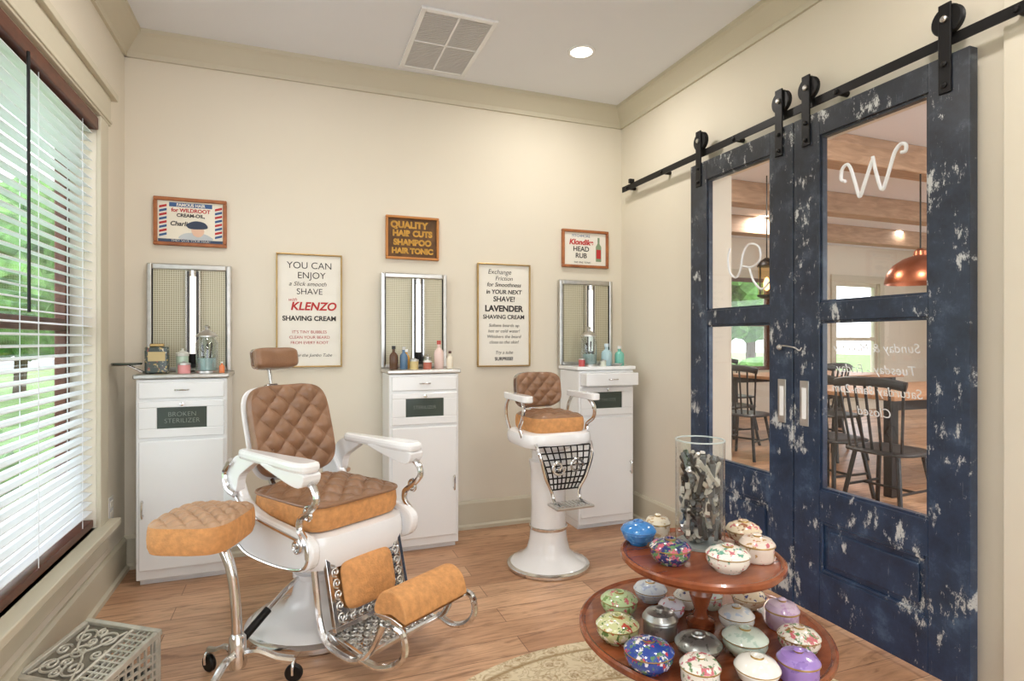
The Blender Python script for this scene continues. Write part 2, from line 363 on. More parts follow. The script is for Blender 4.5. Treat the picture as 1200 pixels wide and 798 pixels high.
# ---------------------------------------------------------------- barn doors
def barn(name,y0,y1,hy,handle_y):
    e=E(name); x0,x1=2.012,2.052; st=.13; zt=2.1; zb=.03
    boxes('stiles_and_rails',[(x0,x1,y0,y0+st,zb,zt),(x0,x1,y1-st,y1,zb,zt),(x0,x1,y0+st,y1-st,2.0,zt),(x0,x1,y0+st,y1-st,1.24,1.315),(x0,x1,y0+st,y1-st,.425,.55),(x0,x1,y0+st,y1-st,zb,.215)],mDoor,e,.003)
    box('kick_panel',x0+.014,x1-.012,y0+st,y1-st,.215,.425,mDoor,e)
    box('raised_field',x0+.006,x0+.016,y0+st+.035,y1-st-.035,.25,.39,mDoor,e,.006)
    boxes('panel_moulding',[(x0+.002,x0+.014,y0+st,y0+st+.014,.215,.425),(x0+.002,x0+.014,y1-st-.014,y1-st,.215,.425),(x0+.002,x0+.014,y0+st+.014,y1-st-.014,.215,.229),(x0+.002,x0+.014,y0+st+.014,y1-st-.014,.411,.425)],mDoor,e,.004)
    fr=[]
    for a,b in ((.55,1.24),(1.315,2.0)):
        for q in ((y0+st,y0+st+.01,a,b),(y1-st-.01,y1-st,a,b),(y0+st+.01,y1-st-.01,a,a+.01),(y0+st+.01,y1-st-.01,b-.01,b)):
            fr.append((x0+.008,x1-.008)+q)
    boxes('glazing_beads',fr,mDoor,e)
    boxes('panes',[(x0+.018,x0+.022,y0+st,y1-st,.55,1.24),(x0+.018,x0+.022,y0+st,y1-st,1.315,2.0)],mGlass,e)
    for y in hy:
        box('hanger_strap',x0-.008,x0,y-.02,y+.02,1.975,2.27,mBlackIron,e,.002)
        lathe('hanger_wheel',[(.012,-.012),(.046,-.012),(.05,-.008),(.043,-.003),(.043,.003),(.05,.008),(.046,.012),(.012,.012)],mBlackIron,e,(x0+.012,y,2.218),(0,R(90),0),28)
        lathe('bolt',[(.0,0),(.011,0),(.011,.006),(.006,.01),(0,.01)],mSteel,e,(x0-.008,y,2.218),(0,R(-90),0),12)
        for zz in (2.07,2.0): lathe('bolt',[(.0,0),(.009,0),(.009,.005),(.004,.008),(0,.008)],mBlackIron,e,(x0-.008,y,zz),(0,R(-90),0),10)
    box('pull_plate',x0-.004,x0,handle_y-.022,handle_y+.022,.80,.99,mSteel,e,.0015)
    box('pull_recess',x0-.0055,x0-.0035,handle_y-.011,handle_y+.011,.83,.96,mWhite,e,.001)
    return e
d1=barn('door_1',1.917,2.607,(2.536,1.99),1.975)
d2=barn('door_2',1.217,1.912,(1.845,1.29),1.855)
tubes('latch_hook',[[(2.005,1.985,1.13),(1.99,1.95,1.137),(1.99,1.89,1.13),(2.0,1.872,1.118),(2.005,1.865,1.13)]],.0032,mSteel,d1)
lathe('latch_knob',[(0,0),(.01,0),(.013,.008),(.008,.016),(0,.018)],mSteel,d1,(2.012,1.985,1.13),(0,R(-90),0),14)
mLet=M('glass_lettering',C(226,228,230),.6)
xr=2.036
def stroke(nm,paths,par,r=.005):
    tubes(nm,[[(xr,y,z) for y,z in p] for p in paths],r,mLet,par,seg=8,n=8)
def sc_(p,c,k): return [(c[0]+(y-c[0])*k,c[1]+(z-c[1])*k) for y,z in p]
stroke('script_monogram',[sc_(p,(1.565,1.80),.86) for p in ([(1.70,1.785),(1.722,1.80),(1.718,1.845),(1.69,1.86),(1.668,1.82),(1.64,1.725),(1.628,1.70),(1.61,1.74),(1.575,1.83),(1.565,1.85)],[(1.567,1.86),(1.55,1.78),(1.525,1.705),(1.505,1.74),(1.475,1.83),(1.46,1.86),(1.44,1.875),(1.42,1.865),(1.422,1.84),(1.44,1.84)])],d2,.0065)
stroke('script_monogram',[[(2.33,1.62),(2.345,1.57),(2.33,1.50),(2.29,1.47),(2.26,1.50),(2.24,1.58),(2.20,1.62),(2.14,1.60),(2.13,1.54),(2.18,1.51),(2.24,1.52)],[(2.20,1.51),(2.17,1.44),(2.12,1.40),(2.07,1.43)]],d1)
for i,s in enumerate(['Sunday & Monday','Tuesday - Friday','Saturday 8am-2pm','Closed']):
    text('hours',s,.048,(xr,1.56,1.13-.08*i),(R(90),0,R(90)),mLet,d2,.2,-.0002)
r=E('barn_door_rail')
box('bar',2.03,2.037,.2,3.34,2.137,2.173,mBlackIron,r,.001)
for y in (.5,1.1,1.72,2.3,2.9,3.28):
    lathe('standoff',[(0,0),(.012,0),(.012,.056),(0,.056)],mBlackIron,r,(2.037,y,2.155),(0,R(90),0),12)
    lathe('bolt',[(0,0),(.011,0),(.009,.007),(0,.009)],mBlackIron,r,(2.03,y,2.155),(0,R(-90),0),10)
box('end_stop',2.015,2.05,3.22,3.24,2.173,2.2,mBlackIron,r,.002)

# ---------------------------------------------------------------- cabinets
def cabinet(name,cx,hinge=-1,opened=0):
    e=E(name,(cx,0,0)); w=.1925; f=3.158; b=3.43
    box('carcass',-w,w,f+.02,b,.05,.975,mWhite,e,.006)
    box('plinth',-w+.01,w-.01,f+.04,b-.01,0,.05,mWhite,e)
    box('side_frame',-w,w,f+.006,f+.02,.03,.975,mWhite,e,.004)
    box('counter_top',-w-.012,w+.012,f-.008,b,.978,1.0,mWhite if opened else mSteel,e,.006)
    dy=-.07*opened
    box('drawer',-w+.012,w-.012,f-.006+dy,f+.008,.885,.962,mWhite,e,.005)
    gw=.105
    boxes('sterilizer_front',[(-w+.012,w-.012,f-.006,f+.006,.842,.872),(-w+.012,w-.012,f-.006,f+.006,.70,.742),(-w+.012,-gw,f-.006,f+.006,.742,.842),(gw,w-.012,f-.006,f+.006,.742,.842)],mWhite,e,.003)
    box('dark_glass',-gw,gw,f,f+.006,.742,.842,mDarkGlass,e)
    text('label','BROKEN\nSTERILIZER' if cx<0 else 'STERILIZER',.031 if cx<0 else .026,(0,f-.0008,.792),(R(90),0,0),mLtText,e,0,-.0006)
    box('lower_door',-w+.012,w-.012,f-.006,f+.008,.075,.685,mWhite,e,.006)
    lathe('knob',[(0,0),(.005,0),(.005,.008),(.009,.011),(.009,.014),(0,.016)],mChrome,e,(0,f-.006,.857),(R(90),0,0),16)
    tubes('drawer_pull',[[(-.03,f-.006+dy,.925),(-.022,f-.022+dy,.925),(.022,f-.022+dy,.925),(.03,f-.006+dy,.925)]],.004,mChrome,e)
    tubes('door_handle',[[(hinge*(w-.03),f-.006,.40),(hinge*(w-.03),f-.026,.405),(hinge*(w-.03),f-.026,.335),(hinge*(w-.03),f-.006,.34)]],.005,mChrome,e)
    return e
cabinet('sterilizer_cabinet',-.503,-1); cabinet('sterilizer_cabinet',.672,1); cabinet('sterilizer_cabinet',1.812,1,1)
mPerf=perf_mat('perforated_panel')
def panel(cx):
    e=E('lighted_mirror_panel',(cx,0,0)); w=.195; f=3.40; z0,z1=1.001,1.555
    box('back_panel',-w+.02,w-.02,f+.012,f+.02,z0+.02,z1-.02,mPerf,e)
    boxes('frame',[(-w,-w+.024,f,f+.03,z0,z1),(w-.024,w,f,f+.03,z0,z1),(-w+.024,w-.024,f,f+.03,z0,z0+.022),(-w+.024,w-.024,f,f+.03,z1-.03,z1)],mSteel,e,.006)
    boxes('frame_bead',[(-w+.024,-w+.028,f+.004,f+.014,z0+.022,z1-.03),(w-.028,w-.024,f+.004,f+.014,z0+.022,z1-.03)],mBlackIron,e)
    box('reflector',-.012,.048,f-.004,f+.012,z0+.02,z1-.035,mGrey,e,.004)
    boxes('reflector_wings',[(-.016,-.009,f-.022,f-.002,z0+.02,z1-.035),(.045,.052,f-.022,f-.002,z0+.02,z1-.035)],mChrome,e)
    lathe('tube_lamp',[(0,0),(.015,0),(.015,.40),(0,.40)],mTube,e,(.018,f-.022,z0+.09),(0,0,0),16)
    lathe('lamp_socket',[(0,0),(.019,0),(.019,.05),(0,.05)],mBlackIron,e,(.018,f-.022,z0+.04),(0,0,0),16)
    lathe('lamp_cap',[(0,0),(.018,0),(.018,.03),(0,.03)],mChrome,e,(.018,f-.022,z1-.065),(0,0,0),16)
for cx in (-.508,.663,1.80): panel(cx)

# counter-top items
def bottle(name,x,y,prof,mats,sel=None,z=1.0,seg=20):
    return lathe(name,prof,mats,None,(x,y,z),(0,0,0),seg,sel)
def cm(c,ro=.3): return M('c%d'%random.randint(0,99999),c,ro,0,.04)
def bprof(r,h,n=.35): return [(0,0),(r*.92,0),(r,.004),(r,h*.55),(r*.85,h*.64),(r*n,h*.74),(r*n,h*.86),(r*n*1.25,h*.86),(r*n*1.25,h),(0,h)]
def bot(name,x,y,r,h,c,cc): bottle(name,x,y,bprof(r,h),[cm(c,.15),cm(cc,.4)],lambda i:1 if i>=6 else 0)
def jarlid(name,x,y,r,h,mb,ml): bottle(name,x,y,[(0,0),(r,0),(r,h*.68),(r*1.06,h*.69),(r*1.06,h*.82),(r*.5,h*.88),(r*.18,h*.92),(r*.22,h),(0,h)],[mb,ml],lambda i:1 if i>=2 else 0)
mLiq=M('pale_blue_solution',C(176,200,200),.2,0,.03)
def disp(x,y,h):
    e=E('glass_dispenser_jar',(x,y,1.0))
    lathe('glass',[(.044,0),(.05,.008),(.05,h*.62),(.036,h*.72),(.036,h*.74)],mJarT,e,caps=False)
    lathe('base',[(0,0),(.055,0),(.055,.009),(.045,.014),(0,.014)],mSteel,e)
    lathe('solution',[(0,.014),(.042,.014),(.042,h*.3),(0,h*.3)],mLiq,e)
    tubes('combs_and_scissors',[[(.01,0,.02),(.02,.01,h*.62)],[(-.012,.01,.02),(-.02,-.01,h*.58)],[(0,-.01,.02),(.005,-.02,h*.6)]],.004,mBlackIron,e,smooth=False)
    lathe('lid',[(0,h*.74),(.05,h*.74),(.05,h*.77),(.036,h*.83),(.01,h*.89),(.008,h*.92),(.015,h*.96),(0,h)],mSteel,e)
tin=E('powder_tin',(-.625,3.25,1.0),(0,0,.1))
box('body',-.05,.05,-.03,.03,0,.13,floral('tin_paint',C(52,66,62),[C(190,164,96),C(170,70,60),C(214,206,180)],45,.6,.35),tin,.008)
box('body_label',-.036,.036,-.032,-.03,.06,.105,M('tin_label',C(200,180,130),.5),tin,.001)
box('lid',-.03,.03,-.02,.02,.13,.145,mGold,tin,.004)
arm=E('swivel_tray',(-.70,3.2,1.0))
tubes('arm',[[(.01,.02,.045),(-.06,.0,.045),(-.10,-.01,.045)]],.006,mChrome,arm)
lathe('disc',[(0,0),(.06,0),(.064,.006),(.06,.01),(0,.01)],mDarkGlass,arm,(-.04,0,.045))
tubes('post',[[(-.04,0,.045),(.03,.05,.0),(.03,.05,.0)]],.006,mChrome,arm,smooth=False)
jarlid('pomade_jar',-.505,3.22,.028,.06,cm(C(222,150,150)),mSteel)
jarlid('cream_jar',-.525,3.30,.028,.12,cm(C(196,216,196),.2),cm(C(214,214,204)))
disp(-.41,3.26,.24)
bot('lotion_bottle',-.338,3.21,.013,.055,C(225,130,80),C(240,240,235))
bot('tonic_bottle',.515,3.24,.024,.13,C(90,60,40),C(30,30,30)); bot('tonic_bottle',.572,3.25,.022,.125,C(90,120,150),C(200,200,200))
jarlid('pomade_jar',.625,3.22,.024,.065,cm(C(206,186,130)),mSteel); jarlid('pomade_jar',.70,3.22,.024,.055,cm(C(180,100,80)),cm(C(240,240,240)))
bot('powder_bottle',.775,3.26,.028,.16,C(230,204,196),C(190,80,70)); bot('tonic_bottle',.832,3.23,.02,.10,C(230,220,200),C(90,60,50)); jarlid('cream_jar',.725,3.33,.02,.08,cm(C(190,206,190)),mSteel)
bot('tonic_bottle',.60,3.32,.02,.11,C(200,150,70),C(240,240,240))
disp(1.74,3.26,.25)
bot('aftershave_bottle',1.862,3.25,.034,.14,C(176,206,214),C(210,225,235)); bot('aftershave_bottle',1.95,3.24,.03,.125,C(120,190,174),C(230,230,230))
jarlid('pomade_jar',1.665,3.21,.02,.06,cm(C(190,80,80)),mSteel); jarlid('cream_jar',1.81,3.20,.018,.045,cm(C(210,214,200)),mSteel)
tr=E('round_metal_tray',(1.90,3.19,1.0)); lathe('dish',[(0,0),(.02,0),(.034,.012),(.036,.016),(.02,.004),(0,.004)],mSteel,tr)

# ---------------------------------------------------------------- pictures
def pic(name,cx,cz,w,h,fm,fw,paper,lines,k=.94):
    e=E(name,(cx,YB,cz)); a,b=w/2,h/2
    boxes('frame',[(-a,a,-.024,0,b-fw,b),(-a,a,-.024,0,-b,-b+fw),(-a,-a+fw,-.024,0,-b+fw,b-fw),(a-fw,a,-.024,0,-b+fw,b-fw)],fm,e,.004)
    box('paper',-a+fw,a-fw,-.010,-.002,-b+fw,b-fw,paper,e)
    for (s,dx,dz,sz,m,sh,bo) in lines: text('lettering',s,sz*k,(dx,-.0108,dz),(R(90),0,0),m,e,sh,bo-.0002)
    return e
p1=pic('framed_barber_advertisement',-.508,1.778,.34,.25,mFrameOr,.018,mPaper,[('FAMOUS HAIR',0,.088,.022,mPaperW,0,.001),('for WILDROOT',.0,.06,.028,mRed,0,.001),('CREAM-OIL,',.0,.034,.026,mInk,0,.001),('Charlie!',-.045,-.01,.034,mInk,.2,.001),('THEY SAVE YOUR HAIR!',0,-.098,.018,mPaperW,0,0)])
box('banner',-.10,.10,-.0106,-.0101,.078,.10,mBlue,p1); box('caption_strip',-.15,.15,-.0106,-.0101,-.106,-.09,M('ink_navy2',C(70,84,110),.8),p1)
for sx in (-.128,.13):
    box('barber_pole',sx-.017,sx+.017,-.0112,-.0102,-.085,.085,mPaperW,p1)
    for i in range(8):
        prism('barber_pole_stripe',[(sx-.017,-.08+i*.021),(sx+.017,-.070+i*.021),(sx+.017,-.058+i*.021),(sx-.017,-.068+i*.021)],-.012,-.0105,'y',mRed if i%2 else mBlue,p1)
prism('shoulders',smo([(-.05,-.088),(-.03,-.06),(.02,-.055),(.07,-.06),(.10,-.088)]),-.0116,-.0105,'y',M('ink_grey',C(190,196,200),.8),p1)
prism('face',smo([(.005,-.03),(.055,-.028),(.06,-.055),(.04,-.075),(.012,-.066)]),-.0122,-.0105,'y',M('ink_skin',C(226,190,166),.8),p1)
prism('cap',smo([(-.02,-.012),(.02,.008),(.065,0),(.075,-.028),(.0,-.034)]),-.0127,-.0105,'y',M('ink_navy',C(60,70,90),.8),p1)
pic('framed_shaving_cream_poster',.08,1.327,.35,.634,mGold,.009,mPaperW,[('YOU CAN',0,.25,.056,mInk,0,0),('ENJOY',.01,.195,.054,mInk,0,0),('a Slick smooth',-.01,.148,.036,mInk,.3,0),('SHAVE',.0,.105,.05,mInk,0,0),('with',-.09,.06,.028,mRed,.3,0),('KLENZO',.02,.022,.066,mRed,.2,.002),('SHAVING CREAM',0,-.045,.039,mInk,0,.0014),("IT'S TINY BUBBLES",0,-.12,.024,mRed,0,0),('CLEAN YOUR BEARD',0,-.15,.024,mRed,0,0),('FROM EVERY ROOT',0,-.18,.024,mRed,0,0),('25c for the Jumbo Tube',0,-.25,.026,mInk,.3,0)])
pic('framed_shaving_cream_poster',1.236,1.319,.354,.646,mGold,.009,mPaperW,[('Exchange',-.03,.27,.044,mInk,.2,0),('Friction',.0,.23,.04,mInk,.2,0),('for Smoothness',0,.19,.038,mInk,.2,.0005),('in YOUR NEXT',0,.145,.038,mInk,.1,.001),('SHAVE!',0,.10,.048,mInk,.1,.001),('LAVENDER',0,.04,.055,mInk,0,.0022),('SHAVING CREAM',0,-.012,.038,mInk,0,.001),('Softens beards up',0,-.065,.03,mInk,.2,0),('hot or cold water!',0,-.10,.03,mInk,.2,0),('Whiskers the beard',0,-.135,.03,mInk,.2,0),('close to the skin!',0,-.17,.03,mInk,.2,0),('Try a tube',0,-.235,.03,mInk,.3,0),('SURPRISE!',0,-.275,.03,mInk,0,.001)])
mBk=M('sign_brown',C(96,66,36),.7,0,.4,14); mYe=M('sign_amber',C(190,142,56),.7,0,.25,30)
pic('framed_vintage_sign',.658,1.768,.317,.256,M('sign_frame',C(190,126,66),.6,0,.1),.014,mBk,[('QUALITY',-.02,.075,.056,mYe,0,.003),('HAIR CUTS',.0,.025,.05,mYe,0,.003),('SHAMPOO',.0,-.028,.05,mYe,0,.003),('HAIR TONIC',0,-.078,.046,mYe,0,.003)])
p5=pic('framed_tonic_advertisement',1.809,1.767,.344,.25,mFrameOr,.018,mPaperW,[('FITCHMORE',-.03,.085,.026,mBlue,0,0),('Klondike',-.03,.043,.052,mRed,.2,.002),('HEAD',-.03,-.002,.048,mInk,0,.001),('RUB',-.03,-.046,.048,mInk,0,.001),('THE FINE TONIC',-.02,-.09,.018,mInk,0,0)])
prism('bottle_drawing',[(.08,-.08),(.12,-.08),(.12,.02),(.107,.04),(.107,.08),(.093,.08),(.093,.04),(.08,.02)],-.012,-.0105,'y',M('ink_brown',C(130,150,120),.8),p5)
prism('bottle_label',[(.084,-.06),(.116,-.06),(.116,0),(.084,0)],-.0135,-.012,'y',mRed,p5)

def spiral(cx,cy,r,turns,d=1,n=14,s0=0):
    return [(cx+r*(1-k/n*.85)*math.cos(s0+d*turns*2*math.pi*k/n),cy+r*(1-k/n*.85)*math.sin(s0+d*turns*2*math.pi*k/n)) for k in range(n+1)]

# ---------------------------------------------------------------- large barber chair
def big_chair(loc,rz):
    e=E('barber_chair',loc,(0,0,rz))
    lathe('base_rim',[(0,0),(.27,0),(.277,.008),(.277,.026),(.262,.036),(.2,.038)],mChrome,e,seg=56)
    lathe('pedestal',[(.258,.034),(.245,.048),(.19,.062),(.13,.085),(.10,.13),(.088,.19),(.084,.20),(.098,.205),(.098,.225),(.08,.23),(.075,.36)],mPorc,e,seg=48)
    pad('seat_frame',.54,.47,.13,[mPorc,mPorc],e,(.04,0,.335),p=5,dome=0,N=24)
    out=smo([(-.27,.60),(-.22,.65),(-.17,.61),(-.12,.54),(.0,.50),(.15,.485),(.27,.475),(.325,.44),(.31,.37),(.22,.335),(.05,.325),(-.12,.335),(-.22,.39),(-.27,.48)])
    hw=.235
    for s in (-1,1):
        prism('side_skirt',out,s*hw-.02,s*hw+.02,'y',mPorc,e,.01)
        a0=s*.248
        ap=smo([(-.12,-.022),(-.03,-.03),(.1,-.036),(.25,-.046),(.315,-.036),(.328,0),(.315,.036),(.25,.046),(.1,.036),(-.03,.03),(-.12,.022),(-.14,0)],4)
        prism('arm_rest',[(a,b+a0) for a,b in ap],.70,.738,'z',mPorc,e,.013)
        prism('arm_rest_drop',smo([(.05,.71),(.29,.705),(.322,.685),(.29,.65),(.18,.668)],4),a0-.036,a0+.036,'y',mPorc,e,.01)
        prism('arm_bracket',smo([(-.22,.61),(-.19,.68),(-.13,.715),(-.02,.705),(-.07,.67),(-.13,.63),(-.15,.57),(-.2,.55)],4),a0-.018,a0+.018,'y',mPorc,e,.008)
        tubes('arm_scroll',[[(.27,a0,.675),(.325,a0,.655),(.345,a0,.61),(.305,a0,.565),(.255,a0,.53),(.25,a0,.49),(.29,a0,.45),(.30,a0,.40)],[(-.17,s*.272,.69),(-.22,s*.272,.64),(-.2,s*.272,.58),(-.15,s*.27,.56)]],.0125,mChrome,e)
        tubes('arm_scroll_curl',[[(.30+p[0],a0,.555+p[1]) for p in spiral(0,0,.028,1.3,1,12,1.5)],[(.25+p[0],s*.262,.44+p[1]) for p in spiral(0,0,.03,1.4,-1,12,1)]],.006,mChrome,e,n=3)
        tubes('chrome_edge',[[(-.25,s*.258,.58),(-.18,s*.258,.56),(-.11,s*.258,.51),(0,s*.258,.485),(.15,s*.258,.468),(.27,s*.256,.455)],[(.31,s*.25,.43),(.29,s*.258,.37),(.2,s*.258,.345),(.05,s*.258,.335),(-.1,s*.258,.345),(-.2,s*.258,.40)]],.006,mChrome,e)
        tubes('foot_rest_arm',[[(.24,s*.19,.40),(.26,s*.19,.28),(.285,s*.19,.15),(.33,s*.19,.09),(.42,s*.19,.075),(.50,s*.19,.09),(.56,s*.18,.15),(.59,s*.165,.225)],[(.50,s*.19,.10),(.58,s*.18,.09),(.66,s*.17,.12),(.70,s*.17,.17),(.69,s*.17,.225),(.66,s*.17,.235)]],.012,mChrome,e)
    pad('seat_cushion',.44,.42,.105,[mBrown,mTan],e,(.065,0,.468),quilt=.105,puff=.022,dome=.038,p=6,N=60)
    tubes('seat_piping',[[(.065+.223*math.copysign(abs(math.cos(a))**(1/3),math.cos(a)),.213*math.copysign(abs(math.sin(a))**(1/3),math.sin(a)),.56) for a in [i*2*math.pi/48 for i in range(49)]]],.006,mBrown,e,n=2)
    b=E('back_rest',(-.218,0,.772),(0,R(73),0),e)
    pad('back_cushion',.39,.365,.06,[mBrown,mBrown],b,(0,0,.0),quilt=.10,puff=.022,dome=.015,p=4.5,bend=.5,N=60)
    pad('back_shell',.40,.375,.018,[mPorc,mPorc],b,(0,0,-.02),dome=0,p=4.5,bend=.5,N=20)
    tubes('back_mechanism',[[(.19,-.10,-.02),(.24,-.08,0),(.24,.08,0),(.19,.10,-.02)]],.012,mChrome,b)
    tubes('head_rest_post',[[(-.27,0,.70),(-.345,0,.97),(-.37,0,1.07)]],.011,mChrome,e,smooth=False,flat=.6)
    box('post_slider',-.02,.02,-.025,.025,-.03,.03,mChrome,e,.005,(-.34,0,.935),(0,R(-15),0))
    h=E('head_rest',(-.335,0,1.078),(0,R(80),0),e)
    pad('head_pad',.10,.20,.045,[mBrown,mBrown],h,(0,0,0),dome=.012,p=5,bend=1.3,N=24)
    pad('head_pad_shell',.104,.205,.012,[mChrome,mChrome],h,(0,0,-.008),dome=0,p=5,bend=1.3,N=16)
    l=E('leg_rest',(.315,0,.265),(0,R(76),0),e)
    boxes('frame',[(-.14,-.122,-.178,.178,-.008,.012),(.122,.14,-.178,.178,-.008,.012),(-.122,.122,-.178,-.16,-.008,.012),(-.122,.122,.16,.178,-.008,.012),(-.122,.122,-.16,.16,-.010,-.006)],mChrome,l,.004)
    pad('leg_pad',.185,.235,.024,[mTan,mTan],l,(0,0,0),dome=.012,N=24)
    sc=[]
    for sy in (-1,1):
        for k in range(6): sc.append([(x,y,.006) for x,y in spiral(-.098+.039*k,sy*.141,.018,1.4,sy,10)])
    for k in range(8):
        sc.append([(x,y,.006) for x,y in spiral(-.108,-.13+.037*k,.012,1.1,1,8)]); sc.append([(x,y,.006) for x,y in spiral(.108,-.13+.037*k,.012,1.1,-1,8)])
    tubes('filigree',sc,.0035,mSteel,l,seg=6,n=2)
    t=E('foot_plate',(.41,0,.105),(0,R(8),0),e)
    boxes('frame',[(-.10,-.085,-.18,.18,-.008,.008),(.085,.10,-.18,.18,-.008,.008),(-.085,.085,-.18,-.165,-.008,.008),(-.085,.085,.165,.18,-.008,.008),(-.085,.085,-.165,.165,-.008,-.003)],mChrome,t,.003)
    sc=[]
    for ix in range(5):
        for iy in range(10): sc.append([(x,y,.002) for x,y in spiral(-.068+.034*ix,-.148+.033*iy,.016,1.6,1 if (ix+iy)%2 else -1,10,ix)])
    tubes('filigree',sc,.003,mSteel,t,seg=6,n=2)
    prism('foot_pad',smo([(.525,.25),(.54,.295),(.575,.327),(.62,.333),(.66,.31),(.68,.265),(.675,.24),(.61,.255),(.55,.24)],4),-.15,.15,'y',mTan,e,.008)
    prism('foot_pad_chrome',smo([(.53,.241),(.61,.251),(.675,.233),(.61,.23)],4),-.155,.155,'y',mChrome,e,.002)
    tubes('pump_lever',[[(-.0,-.07,.22),(.03,-.16,.20),(.05,-.23,.17),(.06,-.30,.13)]],.009,mChrome,e)
    tubes('lever_grip',[[(.052,-.25,.16),(.065,-.35,.10)]],.015,mBlackIron,e,smooth=False,seg=12)
    tubes('towel_bar',[[(-.28,.25,.56),(-.34,.25,.5),(-.34,.18,.44),(-.25,.13,.42)]],.008,mChrome,e)
    return e
big_chair((.09,2.52,0),R(-57))

# ---------------------------------------------------------------- child-size pedestal chair
def small_chair(loc,rz):
    e=E('pedestal_barber_chair',loc,(0,0,rz))
    lathe('base_rim',[(0,0),(.205,0),(.212,.006),(.212,.018),(.2,.026),(.16,.028)],mChrome,e,seg=48)
    lathe('pedestal',[(.198,.024),(.185,.036),(.14,.055),(.11,.09),(.098,.14),(.092,.2),(.088,.30),(.09,.40),(.092,.50),(.10,.545),(.085,.555),(.085,.60),(.12,.615),(.14,.64)],mPorc,e,seg=40)
    lathe('collar',[(.094,.195),(.099,.198),(.099,.21),(.094,.213)],mChrome,e,caps=False)
    pad('seat_tray',.36,.37,.075,[mPorc,mPorc],e,(.0,0,.635),dome=0,p=4,N=24)
    pad('seat_cushion',.30,.29,.085,[mBrown,mTan],e,(.01,0,.705),quilt=.085,puff=.012,dome=.02,p=5,N=40)
    b=E('back_rest',(-.155,0,.895),(0,R(80),0),e)
    pad('back_cushion',.19,.25,.045,[mBrown,mBrown],b,(0,0,0),quilt=.07,puff=.016,dome=.01,p=4,bend=1.6,N=40)
    pad('back_shell',.2,.26,.012,[mChrome,mChrome],b,(0,0,-.014),dome=0,p=4,bend=1.6,N=16)
    for s in (-1,1):
        prism('arm_rest',[(a,c+s*.185) for a,c in smo([(-.10,-.018),(.08,-.026),(.16,-.024),(.178,0),(.16,.024),(.08,.026),(-.10,.018),(-.12,0)],4)],.86,.893,'z',mPorc,e,.01)
        tubes('arm_support',[[(.08,s*.185,.868),(.13,s*.195,.83),(.12,s*.20,.77),(.07,s*.19,.73),(.08,s*.18,.68)],[(-.08,s*.185,.868),(-.12,s*.185,.82),(-.13,s*.18,.76),(-.10,s*.175,.70)]],.009,mChrome,e)
        tubes('leg_rest_rail',[[(.17,s*.15,.66),(.205,s*.14,.60),(.20,s*.11,.50),(.19,s*.075,.43),(.21,s*.07,.39),(.28,s*.07,.375)]],.008,mChrome,e)
    P=[]
    def gp(u,v):
        w=.145-.07*v; return (.175+.03*math.sin(v*3.1)+.0*v,u*w,.645-.21*v)
    for k in range(9): P.append([gp(-1+k/4,v/6) for v in range(7)])
    for k in range(8): P.append([gp(-1+j/3,k/7) for j in range(7)])
    tubes('leg_rest_grid',P,.004,mBlackIron,e,seg=6,n=2)
    tubes('leg_rest_scroll',[[(.212,y,z+.55) for y,z in spiral(sy*.05,.0,.04,1.4,sy,12)] for sy in (-1,1)],.007,mChrome,e,seg=6,n=3)
    box('foot_plate',.19,.30,-.10,.10,.367,.38,mSteel,e,.005)
    boxes('foot_plate_ribs',[(.20,.29,-.09+.02*i,-.082+.02*i,.38,.384) for i in range(9)],mChrome,e)
    tubes('back_bracket',[[(-.16,0,.68),(-.20,0,.72),(-.20,0,.82),(-.18,0,.88)]],.014,mChrome,e)
small_chair((1.228,2.742,0),R(-88))

# ---------------------------------------------------------------- rolling stool
st=E('rolling_stool',(-.18,2.16,0))
pad('seat_pad',.28,.31,.10,[mTanTop,mTan],st,(-.115,.11,.465),(0,0,R(-20)),quilt=.062,puff=.015,dome=.018,p=4,N=70)
lathe('seat_plate',[(0,0),(.12,0),(.12,.012),(0,.012)],mChrome,st,(-.11,.10,.455))
tubes('post',[[(0,.0,.07),(-.005,.005,.25),(-.02,.015,.38),(-.05,.04,.458)]],.017,mChrome,st,seg=14)
lathe('post_collar',[(0,0),(.027,0),(.03,.01),(.027,.10),(.02,.11),(0,.11)],mChrome,st,(0,0,.06))
legs=[]
for (dx,dy) in ((-.10,.12),(.178,-.05),(-.08,-.17)):
    n_=math.hypot(dx,dy); c,s=dx/n_,dy/n_
    legs.append([(0,0,.10),(dx*.35,dy*.35,.11),(dx*.7,dy*.7,.085),(dx,dy,.075)])
    a=math.degrees(math.atan2(dy,dx))
    lathe('caster_wheel',[(0,-.01),(.026,-.01),(.03,-.005),(.03,.005),(.026,.01),(0,.01)],mBlackIron,st,(dx,dy,.03),(R(90),0,R(a)),20)
    tubes('caster_fork',[[(dx,dy,.075),(dx-s*.016,dy+c*.016,.06),(dx-s*.016,dy+c*.016,.03)],[(dx,dy,.075),(dx+s*.016,dy-c*.016,.06),(dx+s*.016,dy-c*.016,.03)]],.005,mChrome,st)
tubes('legs',legs,.013,mChrome,st)

